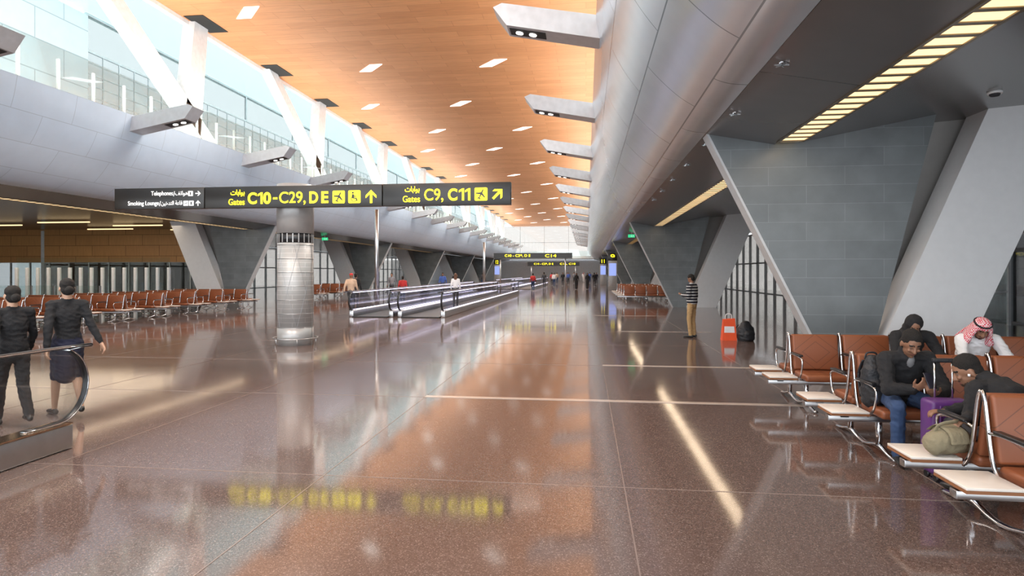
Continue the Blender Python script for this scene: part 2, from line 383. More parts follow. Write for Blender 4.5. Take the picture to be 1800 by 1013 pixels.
for y in (11.5,31.3,51.1,70.9,90.7,110.5): pier(y,1)
for y in (31.3,51.1,70.9,90.7,110.5): pier(y,-1)

# ------------------------------------------------------------------ lamp fins
M['fin']=mat('fin_grey',(.52,.54,.57),.35,metal=.3)
def fin(sgn):
    r=link('lamp_fin',prismdata('fin_body',[(sgn*.1,0),(sgn*.1,.47),(-sgn*2.12,.86),(-sgn*2.3,.78),(-sgn*2.02,.4)],'Y',-.3,.3,M['fin']))
    an=math.atan2(.4,2.12)
    for k in (0,1):
        x=1.5+.28*k
        link('lamp',cyldata('lamp',.08,-.012,.012,M['lampw'],16),r,(-sgn*x,0,.4*(x+.1)/2.12-.018),(0,sgn*an,0))
    link('lamp_housing',boxdata('lamp_housing',-.38,.38,-.17,.17,-.006,.006,M['dark']),r,(-sgn*1.6,0,.4*1.7/2.12-.005),(0,sgn*an,0))
    tag(r,'grey wedge-shaped bracket with two downlights on the cladding','lamp bracket','angled lamp brackets along the concourse')
    return r
fr=fin(1); fl=fin(-1)
fr.location=(.40,12.8,6.42); fl.location=(-14.80,18.6,6.28)
for k in range(-1,17):
    if k!=0: clone(fr,(.40,12.8+6.5*k,6.42))
for k in range(-1,17):
    if k!=0: clone(fl,(-14.80,18.6+6.5*k,6.28))

# ------------------------------------------------------------------ slanted upper columns
def ucol(yb,yt,w=.52):
    n='slanted_column'
    P=[(-15.55,yb-w,6.84),(-15.05,yb-w,6.84),(-15.05,yb+w,6.84),(-15.55,yb+w,6.84),(-15.55,yt-w*.8,11.5),(-15.05,yt-w*.8,11.5),(-15.05,yt+w*.8,11.5),(-15.55,yt+w*.8,11.5)]
    P=[(x+15.3,y-yb,z-6.84) for x,y,z in P]
    o=link(n,meshdata(n,P,[[0,1,2,3],[4,5,6,7],[0,1,5,4],[1,2,6,5],[2,3,7,6],[3,0,4,7]],M['white']),None,(-15.3,yb,6.84))
    link('ceiling_recess',boxdata('ceiling_recess',.1,.9,-.9,.75,4.64,4.655,M['dark']),o,(0,yt-yb,0))
    tag(o,'white slanted column rising from mezzanine to wood ceiling','column','slanted mezzanine columns')
    return o
for k in range(0,9):
    B=22.5+11.3*k
    ucol(B-.5,B+.1); ucol(B+.9,B-5.6)

r=empty('glass_balustrade',(-14.85,12,6.84)); tag(r,'glass balustrade with short white posts along the mezzanine edge','balustrade')
pm=boxdata('post',-.03,.03,-.035,.035,0,.95,M['white'])
for k in range(90): link('post',pm,r,(0,k*1.25,0))
link('glass_panel',boxdata('glass_panel',.05,.065,0,112,.05,1.25,M['gglass']),r)

# ------------------------------------------------------------------ ceiling lights
lm=prismdata('ceiling_light',[(-.72,.46),(-.12,.46),(.72,-.46),(.12,-.46)],'Z',-.03,0,M['lampw'])
for k in range(-2,15):
    for x in ((-4.3,-10.2) if k%2==0 else (-7.2,-12.6)):
        if k==-1 and x==-7.2: continue
        o=link('ceiling_light',lm,None,(x,28.3+6.6*k,11.5)); tag(o,'recessed white parallelogram light panel in wood ceiling','ceiling light','wood ceiling light panels')
M['soffit2']=mat('louvre_metal',(.22,.17,.11),.3,metal=.6)
def lightstrip(x,y0,y1,z):
    r=empty('light_strip',(x,(y0+y1)/2,z)); L=(y1-y0)/2
    link('diffuser',boxdata('diffuser',-.19,.19,-L,L,0,.09,M['lampy']),r)
    ds=[]; n=int((y1-y0)/.3)
    for i in range(n+1): ds.append((boxdata('s',-.2,.2,-L+i*.3-.035,-L+i*.3+.035,-.012,.03,M['soffit2']),None))
    ds.append((boxdata('s',-.23,-.19,-L,L,-.015,.09,M['soffit2']),None)); ds.append((boxdata('s',.19,.23,-L,L,-.015,.09,M['soffit2']),None))
    link('louvre',merge('louvre',ds),r)
    tag(r,'amber slatted light strip recessed in the dark soffit','light strip','soffit light strips')
for a,b in ((1,11.3),(13,31),(33,50.8),(53,70)): lightstrip(3.56,a,b,4.04)
for a,b in ((8,31),(33,50.8),(53,70)): lightstrip(-17.96,a,b,4.04)
for x,y in ((-27.5,29.5),(-25.2,32),(-24.2,35.5),(-29,34.5),(-33,31),(-31,27)):
    o=link('linear_lamp',boxdata('linear_lamp',-1.5,1.5,-.06,.06,-.06,0,M['lampy'],.01),None,(x,y,4.42)); tag(o,'warm linear lamp fixed to lounge soffit','lamp','lounge linear lamps')

def sprinkler(x,y,z):
    ds=[(cyldata('a',.035,-.02,0,M['chrome'],12),None)]
    for k in range(6):
        a=k*PI/3; ds.append((boxdata('b',0,.085,-.007,.007,-.045,-.03,M['chrome']),Matrix.Rotation(a,4,'Z')))
    ds.append((cyldata('c',.01,-.045,-.015,M['chrome'],8),None))
    o=link('ceiling_sprinkler',merge('ceiling_sprinkler',ds),None,(x,y,z)); tag(o,'small chrome star-shaped sprinkler on dark soffit','sprinkler','soffit sprinklers')
for k in range(7): sprinkler(2.3,7.6+2.3*k,4.24)
for x,y in ((6.2,8.9),(6.2,10.2)):
    o=link('smoke_detector',merge('smoke_detector',[(cyldata('a',.1,-.04,0,M['white'],24),None),(cyldata('b',.06,-.07,-.04,M['jdark'],24,.075),None)]),None,(x,y,4.51)); tag(o,'round smoke detector on dark soffit','smoke detector','soffit smoke detectors')

# ------------------------------------------------------------------ round column and sign
r=empty('round_column',(-7.01,14.2,0)); tag(r,'free-standing round grey column with netted surface under the gate sign','column')
link('base_drum',cyldata('base_drum',.425,0,.42,M['colgrey'],48),r)
netd=[(cyldata('netted_shaft',.42,.42,2.45,M['wirem'],48,uv=True),None)]
for z in (.42,.75,1.08,1.41,1.74,2.07,2.40): netd.append((tubedata('w',[(.424*math.cos(a*PI/18),.424*math.sin(a*PI/18),z) for a in range(37)],.006,M['steel'],6),None))
for q in range(6):
    for sg in (1,-1):
        netd.append((tubedata('w',[(.424*math.cos(q*PI/3+sg*t*.03),.424*math.sin(q*PI/3+sg*t*.03),.42+t*.0495) for t in range(42)],.003,M['steel'],5),None))
link('netted_shaft',merge('netted_shaft',netd),r)
link('dark_band',merge('dark_band',[(cyldata('dark_band',.415,2.45,2.68,M['black'],48),None)]+[(boxdata('p',.40,.425,-.012,.012,2.46,2.67,M['colgrey']),Matrix.Rotation(k*PI/10,4,'Z')) for k in range(20)]),r)
link('top_drum',cyldata('top_drum',.43,2.68,3.86,M['colgrey'],48),r)
ringp=[(.52*math.cos(a*PI/12),.52*math.sin(a*PI/12),.16) for a in range(25)]
link('foot_rail',merge('foot_rail',[(tubedata('a',ringp,.012,M['steel'],8),None)]+[(tubedata('a',[(.52*math.cos(a),.52*math.sin(a),0),(.52*math.cos(a),.52*math.sin(a),.16)],.01,M['steel'],6),None) for a in [k*PI/3 for k in range(6)]]),r)

AR_G="\uFE95\uFE8E\uFE91\uFE8D\uFEEE\uFE91"; AR_T="\uFED2\uFE97\uFE8D\uFEEE\uFEEB"; AR_S="\uFEE6\uFEF4\uFEA7\uFEAA\uFE98\uFEDF\uFE8D \uFE94\uFECB\uFE8E\uFED7"
sr=empty('gate_sign',(0,13.62,0)); tag(sr,'long black overhead gate sign with yellow lettering on the round column','sign')
for a,b in ((-11.26,-8.95),(-8.93,-4.61),(-4.59,-1.66)):
    box('sign_panel',a,b,-.09,.09,3.255,3.755,M['sign'],sr,.006)
def T(body,x0,x1,z,h,m='yellow',b=.012): return link('lettering',textdata('lettering',body,M[m],x0,x1,z,h,b),sr,(0,-.092,0))
def one(x,z,h,m='yellow',w=None): return link('lettering',poly2d('lettering',[ONE],M[m],x,z,h,.012),sr,(0,-.09,0))
g=lambda p:-7.85+(p-434)*.01375
T('C',g(434),g(450),3.475,.275,b=.03); one(g(456),3.475,.27); T('0',g(462),g(475.5),3.475,.275,b=.03)
T('-',g(479.5),g(487),3.465,.045,b=.02); T('C29,',g(490.5),g(537),3.462,.305,b=.006); T('D',g(544),g(559),3.475,.27,b=.03); T('E',g(565),g(577),3.475,.27,b=.03)
q=lambda p:-3.62+(p-745)*.01284
T('C9,',q(745),q(779),3.475,.305,b=.006); T('C',q(787.5),q(804),3.49,.275,b=.03); one(q(811),3.49,.27); one(q(822),3.49,.27)
T(AR_G,-8.28,-7.93,3.60,.16); T('Gates',-8.33,-7.93,3.395,.145,b=.006)
T(AR_G,-4.07,-3.73,3.61,.16); T('Gates',-4.12,-3.72,3.405,.145,b=.006)
T('Telephones',-10.30,-9.74,3.61,.135,'swhite',.004); T('/',-9.73,-9.69,3.61,.12,'swhite'); T(AR_T,-9.68,-9.36,3.61,.13,'swhite',.004)
T('Smoking Lounge',-10.90,-10.1,3.38,.135,'swhite',.004); T('/',-10.09,-10.05,3.38,.12,'swhite'); T(AR_S,-10.04,-9.5,3.38,.13,'swhite',.004)
def icon(x,z,w,kind,fg='yellow',bg='sign'):
    link('pictogram_plate',poly2d('pictogram_plate',[rrect(.5,.5,.1)],M[fg],x,z,w,.008),sr,(0,-.09,0))
    if kind=='plane': lp=[rot2(PLANE,-.45)]
    elif kind=='phone': lp=[[(-.12,-.32),(.12,-.32),(.12,.32),(-.12,.32)]]
    elif kind=='smoke': lp=[[(-.35,-.1),(.35,-.1),(.35,.02),(-.35,.02)],[(.2,.08),(.35,.08),(.3,.3),(.2,.3)]]
    else: lp=[circ(-.13,.34,.09),[(-.22,.22),(-.04,.22),(.0,.08),(.2,.08),(.2,.0),(-.02,.0),(-.02,-.06),(.2,-.08),(.3,-.34),(.21,-.37),(.12,-.17),(-.2,-.14)],arc(-.04,-.18,.2,.255,PI*.62,PI*1.9)]
    link('pictogram',poly2d('pictogram',lp,M[bg],x,z,w*.92,.006),sr,(0,-.099,0))
icon(-5.635,3.475,.29,'plane'); icon(-5.26,3.475,.29,'seat'); icon(-2.325,3.49,.29,'plane')
icon(-9.29,3.61,.12,'phone','swhite'); icon(-9.41,3.38,.12,'smoke','swhite'); icon(-9.27,3.38,.12,'phone','swhite')
def arrow(x,z,w,a,m='yellow'): link('arrow',poly2d('arrow',[rot2(ARROW,a)],M[m],x,z,w,.01),sr,(0,-.09,0))
arrow(-4.865,3.475,.3,0); arrow(-1.95,3.49,.3,-PI/4); arrow(-9.1,3.61,.13,-PI/2,'swhite'); arrow(-9.1,3.38,.13,0,'swhite')
box('bracket',-7.25,-6.77,.08,.22,3.3,3.7,M['steel'],sr)

def pole(x,y,h,r0=.09):
    r=link('mast',cyldata('mast',r0,.02,h,M['steel'],20),None,(x,y,0)); link('base_plate',cyldata('base_plate',r0*1.8,0,.02,M['steel'],20),r); tag(r,'slim grey steel mast standing on the floor','mast','steel masts')
pole(-9.48,27.1,4.6); pole(-9.0,54,4.4,.12)
def farsign(x0,x1,y,z0,z1,txts):
    r=empty('gate_sign',((x0+x1)/2,y,0)); ox=(x0+x1)/2
    box('sign_panel',x0-ox,x1-ox,-.08,.08,z0,z1,M['sign'],r)
    for b,a,c in txts: link('lettering',textdata('lettering',b,M['yellow'],a-ox,c-ox,(z0+z1)/2,(z1-z0)*.52,.01),r,(0,-.09,0))
    for xx in (x0+.6-ox,x1-.6-ox): link('mast',cyldata('mast',.06,0,z0,M['steel'],12),r,(xx,0,0))
    tag(r,'distant black gate sign with yellow lettering on masts','sign','distant gate signs')
farsign(-8.2,-1.2,54.5,2.95,3.45,[('C10 - C29, D E',-7.2,-4.9),('C14',-3.6,-2.6)])
farsign(-9,-1,95,2.7,3.3,[('C14 - C29, D E',-8,-5),('C16, C18',-4,-1.6)])
def totem(x,y,n,scr='blue'):
    r=empty('gate_totem',(x,y,0)); tag(r,'gate totem with yellow number and lit screen','sign','gate totems')
    box('body',-.42,.42,-.12,.12,0,3.6,M['colgrey'],r,.02); box('header',-.44,.44,-.14,.14,2.85,3.6,M['sign'],r,.01)
    link('lettering',textdata('lettering',n,M['yellow'],-.2,.2,3.22,.5,.01),r,(0,-.15,0)); box('screen',-.34,.34,-.135,-.12,1.4,2.6,M[scr],r)
totem(2.55,60,'9'); totem(-12.9,89,'12','blue'); totem(2.3,84,'11')
for x,y in ((2.75,38),(-17.2,39)):
    r=empty('exit_sign',(x,y,3.95)); tag(r,'small green exit sign hanging from soffit','exit sign','green exit signs')
    box('panel',-.2,.2,-.02,.02,-.09,.09,M['green'],r); box('hanger',-.01,.01,-.01,.01,.09,.25,M['steel'],r)
    link('pictogram',poly2d('pictogram',[circ(0,.3,.08,10),[(-.1,.2),(.1,.2),(.05,-.05),(.25,-.4),(.1,-.4),(-.05,-.1),(-.3,-.3),(-.3,-.2),(-.1,.05)],[(.4,0),(.8,.25),(.8,-.25)]],M['swhite'],0,0,.15,.004),r,(0,-.02,0))

r=empty('glass_screen',(-26.8,31,0)); tag(r,'row of white posts with glass panels across the lounge','glass partition')
for k in range(15): box('post',-.07,.07,-.07,.07,0,2.0,M['white'],r,.01,loc=(-5+k*.66,0,0))
box('glass_panel',-5,4.3,-.012,.012,.1,2.55,M['gglass'],r)
r=empty('glass_screen',(-27,26.5,0)); tag(r,'low steel framed glass partition in the lounge','glass partition')
for k in range(8): box('mullion',-.03,.03,-.04,.04,0,1.1,M['steel'],r,loc=(-4.2+k*1.2,0,0))
box('glass_panel',-4.2,4.2,-.01,.01,.05,1.1,M['gglass'],r)
r=empty('glass_screen',(7.8,22,0)); tag(r,'tall glass gate partition with steel mullions','glass partition')
for k in range(7): box('mullion',-.04,.04,-.05,.05,0,3.6,M['steel'],r,loc=(-.3+k*1.05,0,0))
box('glass_panel',-.3,6.0,-.012,.012,.05,3.6,M['gglass'],r)
for z in (1.1,3.6): box('rail',-.3,6.0,-.03,.03,z-.03,z+.03,M['steel'],r)

# ------------------------------------------------------------------ benches
SP=.64
seat_me=boxdata('seat',-.28,.28,-.25,.22,.37,.455,M['leather'],.03,3)
back_me=boxdata('backrest',-.285,.285,-.028,.028,0,.46,M['leather'],.022,3)
arm_me=merge('armrest',[(tubedata('a',smoothpath([(0,.315,.935),(0,.28,.86),(0,.21,.5),(0,.12,.36)],4),.015,M['chrome'],8),None),
  (tubedata('a',smoothpath([(0,.235,.66),(0,.1,.675),(0,-.16,.66),(0,-.22,.6),(0,-.17,.45),(0,-.02,.345)],4),.012,M['chrome'],8),None),
  (boxdata('a',-.028,.028,-.17,.16,.675,.7,M['black'],.008),None)])
leg_me=merge('leg',[(tubedata('a',[(0,0,.36),(0,0,.06)],.03,M['chrome'],10),None),
  (tubedata('a',smoothpath([(0,-.34,.02),(0,-.2,.035),(0,0,.075),(0,.2,.035),(0,.34,.02)],4),.028,M['chrome'],8,ry=.016,side=(1,0,0)),None)])
tab_me=merge('side_table',[(boxdata('a',-.17,.17,-.18,.18,.405,.425,M['tabletop'],.004),None),(boxdata('a',-.17,.17,-.18,.18,.385,.405,M['woodedge']),None),(boxdata('b',-.04,.04,-.04,.04,.34,.39,M['steel']),None)])
def bench(x,y,n,table,rot=0,group='terminal bench seating'):
    r=empty('beam_seating',(x,y,0),(0,0,rot))
    W=n*SP
    a=-.36 if table=='lo' else 0; b=W+.36 if table=='hi' else W
    link('beam',boxdata('beam',a,b,-.04,.04,.30,.36,M['steel'],.008),r)
    for i in range(n):
        link('seat',seat_me,r,((i+.5)*SP,0,0)); link('backrest',back_me,r,((i+.5)*SP,.215,.46),(-.17,0,0))
    for i in range(n+1): link('armrest',arm_me,r,(i*SP,0,0))
    for q in ([.12,W-.12] if n<4 else [.12,W/2,W-.12]): link('leg',leg_me,r,(q,0,0))
    if table: link('side_table',tab_me,r,(-.21 if table=='lo' else W+.21,0,0))
    tag(r,'row of tan leather beam seats with chrome armrests and side table','bench seating',group)
def pair(xend,yc,n,side):
    if side>0:
        bench(xend,yc-.32,n,'lo'); bench(xend+n*SP,yc+.32,n,'hi',PI)
    else:
        bench(xend-n*SP,yc-.32,n,'hi'); bench(xend,yc+.32,n,'lo',PI)
pair(2.70,8.64,6,1); pair(2.70,6.66,4,1); pair(2.70,4.58,3,1)
for y in (16.2,18.2,20.2,22.2,24.2,26.2,28.2): pair(-16.4,y,6,-1)
for y in (36.5,39,41.5,44): pair(2.2,y,4,1)
for y in (37,40,43): pair(-16.6,y,4,-1)

# ------------------------------------------------------------------ moving walkways
def loop_path(L,z1=1.0,r=.37):
    zc=z1-r; pts=[(0,.35,zc-r*.98)]
    for k in range(9): a=-PI/2-k*PI/8; pts.append((0,math.cos(a)*r+.0,zc+math.sin(a)*r*1.0))
    pts+=[(0,L/2,z1)]
    for k in range(9): a=PI/2-k*PI/8; pts.append((0,L+math.cos(a)*r,zc+math.sin(a)*r))
    pts.append((0,L-.35,zc-r*.98))
    return pts
def walkway(x,y,L,w=1.65,led=True):
    r=empty('moving_walkway',(x,y,0)); tag(r,'moving walkway with glass sides and black curved handrails','moving walkway','moving walkways')
    box('deck',-w/2+.1,w/2-.1,-.3,L+.3,0,.035,M['deck'],r)
    for sx in (-w/2,w/2):
        b=empty('balustrade',(sx,0,0)); b.parent=r
        lp=loop_path(L); 
        poly=[(p[1],p[2]) for p in lp[1:-1]]
        poly=[(a,max(c,.2)) for a,c in poly]
        prism('glass_panel',poly,'X',-.012,.012,M['wglass'] if led else M['glass'],b)
        link('handrail',tubedata('handrail',smoothpath(lp,2),.033,M['black'],10,ry=.018,side=(1,0,0)),b)
        link('rail_trim',tubedata('rail_trim',smoothpath(lp,2),.039,M['chrome'],8,ry=.009,side=(1,0,0)),b)
        link('skirt',boxdata('skirt',-.09,.09,-.12,L+.12,0,.25,M['steel'],.02),b)
        if led:
            link('light_line',merge('light_line',[(boxdata('light_line',-.02,.02,.1,L-.1,.935,.955,M['led']),None),(boxdata('light_line',-.02,.02,.1,L-.1,.26,.285,M['led']),None)]),b)
        else: link('skirt_cap',boxdata('skirt_cap',-.1,.1,-.1,L+.1,.25,.262,M['warm_reflect']),b)
M['warm_reflect']=mat('steel_warm_reflection',(.6,.4,.25),.2,metal=1)  # warm reflection on the chrome skirt, put into the metal colour
walkway(-8.3,23.2,26,1.6); walkway(-6.3,23.2,26,1.7); walkway(-6.0,-6.2,11.63,1.7,False)
walkway(-8.3,62,26,1.6); walkway(-6.3,62,26,1.7)

# ------------------------------------------------------------------ people
class Body:
    def __init__(s): s.v=[];s.f=[];s.t=[]
    def loft(s,rings,tg,n=12,cap=True):
        R=[(V(c),w,d,V(sd)) for c,w,d,sd in rings]
        t0=(R[1][0]-R[0][0]).normalized(); t1=(R[-1][0]-R[-2][0]).normalized()
        full=[]
        def capring(c,w,d,sd,t,sg,seq):
            m=min(w,d); return [(c+t*(sg*m*math.sin(a)),w*math.cos(a),d*math.cos(a),sd) for a in seq]
        full+=capring(*R[0],t0,-1,(1.35,.9,.45)); full+=R; full+=capring(*R[-1],t1,1,(.45,.9,1.35))
        base=len(s.v)
        for i,(c,w,d,sd) in enumerate(full):
            t=(full[min(i+1,len(full)-1)][0]-full[max(i-1,0)][0]).normalized()
            a=(sd-t*sd.dot(t)); a=a.normalized() if a.length>1e-4 else t.orthogonal().normalized(); b=t.cross(a)
            for k in range(n):
                an=2*PI*k/n; s.v.append(c+a*(w*math.cos(an))+b*(d*math.sin(an)))
        m=len(full)
        for i in range(m-1):
            for k in range(n): s.f.append([base+i*n+k,base+i*n+(k+1)%n,base+(i+1)*n+(k+1)%n,base+(i+1)*n+k]); s.t.append(tg)
        s.f.append([base+k for k in range(n)][::-1]); s.t.append(tg); s.f.append([base+(m-1)*n+k for k in range(n)]); s.t.append(tg)
    def cap(s,a,b,ra,rb,tg,n=10):
        a=V(a);b=V(b); t=(b-a).normalized(); sd=V((1,0,0)) if abs(t.x)<.8 else V((0,1,0))
        s.loft([(a,ra,ra,sd),(a.lerp(b,.5),(ra+rb)/2,(ra+rb)/2,sd),(b,rb,rb,sd)],tg,n)
    def ell(s,c,x,y,z,tg,nu=12,nv=8):
        c=V(c);base=len(s.v)
        for j in range(1,nv):
            ph=PI*j/nv-PI/2
            for k in range(nu): an=2*PI*k/nu; s.v.append(c+x*(math.cos(ph)*math.cos(an))+y*(math.cos(ph)*math.sin(an))+z*math.sin(ph))
        for j in range(nv-2):
            for k in range(nu): s.f.append([base+j*nu+k,base+j*nu+(k+1)%nu,base+(j+1)*nu+(k+1)%nu,base+(j+1)*nu+k]); s.t.append(tg)
        s.f.append([base+k for k in range(nu)][::-1]); s.t.append(tg); s.f.append([base+(nv-2)*nu+k for k in range(nu)]); s.t.append(tg)
    def build(s,name,mats,voxel,sm=2,wr=0.0):
        tags=list(mats.keys())
        me=bpy.data.meshes.new(name); me.from_pydata([tuple(v) for v in s.v],[],s.f)
        bm=bmesh.new(); bm.from_mesh(me); bmesh.ops.recalc_face_normals(bm,faces=bm.faces); bm.to_mesh(me); bm.free()
        o=bpy.data.objects.new(name,me); COL.objects.link(o)
        md=o.modifiers.new('r','REMESH'); md.mode='VOXEL'; md.voxel_size=voxel
        sm_=o.modifiers.new('s','SMOOTH'); sm_.iterations=sm; sm_.factor=.5
        bpy.context.view_layer.update()
        m2=bpy.data.meshes.new_from_object(o.evaluated_get(bpy.context.evaluated_depsgraph_get()))
        bvh=BVHTree.FromPolygons([tuple(v) for v in s.v],s.f)
        bpy.data.objects.remove(o); bpy.data.meshes.remove(me)
        m2.materials.clear()
        for tgn in tags: m2.materials.append(mats[tgn])
        cloth={}
        for p in m2.polygons:
            _,_,fi,_=bvh.find_nearest(p.center); tg=s.t[fi]
            p.material_index=tags.index(tg) if tg in tags else 0; p.use_smooth=True
            for vi in p.vertices: cloth[vi]=cloth.get(vi,True) and tg in('shirt','pants','h')
        if wr:
            ns=[v.normal.copy() for v in m2.vertices]
            for v in m2.vertices:
                if cloth.get(v.index):
                    c=v.co; w1=noise.noise(V((c.x*8+3,c.y*8,c.z*19+c.x*9))); w2=noise.noise(V((c.x*17,c.y*17+5,c.z*26-c.y*14)))
                    v.co=c+ns[v.index]*(wr*(-abs(w1)*1.3+.35)+wr*.45*w2)
        return m2
def hand(B,wr,d,nrm,lat,curl=.5,k=1.0,tg='skin'):
    wr=V(wr);d=V(d).normalized();nrm=V(nrm); nrm=(nrm-d*nrm.dot(d)).normalized(); l0=d.cross(nrm); lat=V(lat); lat=l0 if l0.dot(lat)>0 else -l0
    B.loft([(wr,.027*k,.022*k,lat),(wr+d*.045*k,.038*k,.018*k,lat),(wr+d*.088*k,.040*k,.015*k,lat)],tg)
    for i,ln in enumerate((.070,.080,.074,.058)):
        b=wr+d*.085*k+lat*((.031-.0207*i)*k); c=curl
        p=b
        for j,(fr_,r0,r1) in enumerate(((.45,.0105,.0095),(.32,.0095,.0085),(.23,.0085,.0075))):
            an=c*(.5+j*.9); dd=d*math.cos(an)+nrm*math.sin(an); q=p+dd*(ln*fr_*k); B.cap(p,q,r0*k,r1*k,tg,8); p=q
    b=wr+d*.028*k+lat*.028*k; q=b+(d*.55+lat*.7+nrm*.25).normalized()*.042*k; B.cap(b,q,.015*k,.0115*k,tg,8)
    q2=q+(d*.85+lat*.2+nrm*.4).normalized()*.034*k; B.cap(q,q2,.0115*k,.009*k,tg,8)
def head(B,c,f,up,hairtag='hair',k=1.0,beard=False):
    c=V(c); f=V(f).normalized(); u=V(up); u=(u-f*u.dot(f)).normalized(); r=u.cross(f)*-1
    B.ell(c+u*.022*k-f*.008*k,r*.076*k,f*.095*k,u*.093*k,'skin',16,12)
    B.ell(c-u*.045*k+f*.018*k,r*.059*k,f*.068*k,u*.066*k,'skin',16,12)
    B.ell(c-u*.095*k+f*.05*k,r*.027*k,f*.028*k,u*.02*k,'beard' if beard else 'skin')
    if beard:
        for a in (-1,0,1): B.ell(c-u*.082*k+f*(.068-.02*abs(a))*k+r*a*.03*k,r*.022*k,f*.02*k,u*.022*k,'beard')
        B.ell(c+f*.083*k-u*.048*k,r*.026*k,f*.008*k,u*.006*k,'beard')
    B.cap(c+f*.084*k+u*.012*k,c+f*.107*k-u*.028*k,.009*k,.0145*k,'skin',8)
    B.ell(c+f*.098*k-u*.034*k,r*.019*k,f*.014*k,u*.009*k,'skin')
    B.ell(c+f*.080*k-u*.062*k,r*.023*k,f*.010*k,u*.0075*k,'lips')
    for sg in (1,-1):
        B.ell(c+f*.076*k+r*sg*.036*k-u*.022*k,r*.02*k,f*.014*k,u*.016*k,'skin')
        B.ell(c+f*.0775*k+r*sg*.031*k+u*.008*k,r*.014*k,f*.008*k,u*.006*k,'eye')
        B.cap(c+f*.083*k+r*sg*.016*k+u*.031*k,c+f*.073*k+r*sg*.048*k+u*.031*k,.006*k,.005*k,'hair',6)
        B.ell(c+r*sg*.079*k-u*.008*k-f*.008*k,r*.010*k,f*.020*k,u*.032*k,'skin')
    return c,f,u,r
def hairdata(kind,c,f,u,r,m,voxel,k=1.0):
    B=Body()
    if kind in('short','bun','long'):
        B.ell(c+u*.050*k-f*.020*k,r*.083*k,f*.094*k,u*.086*k,'h',16,10)
        B.ell(c-u*.012*k-f*.047*k,r*.078*k,f*.060*k,u*.076*k,'h',16,10)
    if kind=='bun': B.ell(c-u*.02*k-f*.13*k,r*.05*k,f*.045*k,u*.05*k,'h')
    if kind=='long': B.loft([(c-f*.05*k,.085*k,.06*k,r),(c-u*.12*k-f*.07*k,.09*k,.045*k,r),(c-u*.26*k-f*.075*k,.07*k,.03*k,r)],'h')
    if kind=='hood':
        B.ell(c+u*.03*k-f*.03*k,r*.105*k,f*.105*k,u*.115*k,'h'); B.ell(c-u*.07*k-f*.04*k,r*.11*k,f*.09*k,u*.09*k,'h')
        B.loft([(c-u*.09*k-f*.02*k,.1*k,.1*k,r),(c-u*.17*k-f*.02*k,.15*k,.11*k,r)],'h')
    if kind=='cap':
        B.ell(c+u*.05*k-f*.005*k,r*.086*k,f*.1*k,u*.075*k,'h'); B.loft([(c+u*.05*k+f*.06*k,.06*k,.012*k,r),(c+u*.04*k+f*.14*k,.05*k,.01*k,r)],'h')
    if kind=='keff':
        B.ell(c+u*.055*k-f*.02*k,r*.098*k,f*.108*k,u*.085*k,'h')
        for sg in (1,-1):
            B.loft([(c+r*sg*.075*k+u*.03*k-f*.01*k,.03*k,.08*k,r),(c+r*sg*.098*k-u*.07*k,.028*k,.085*k,r),(c+r*sg*.125*k-u*.17*k+f*.02*k,.05*k,.085*k,r)],'h')
        B.loft([(c-f*.07*k,.09*k,.05*k,r),(c-f*.11*k-u*.12*k,.13*k,.045*k,r),(c-f*.14*k-u*.26*k,.17*k,.04*k,r)],'h')
    return B.build('hair',{'h':m},voxel,2,.006 if kind in('keff','hood','short','bun') and voxel<.012 else 0)
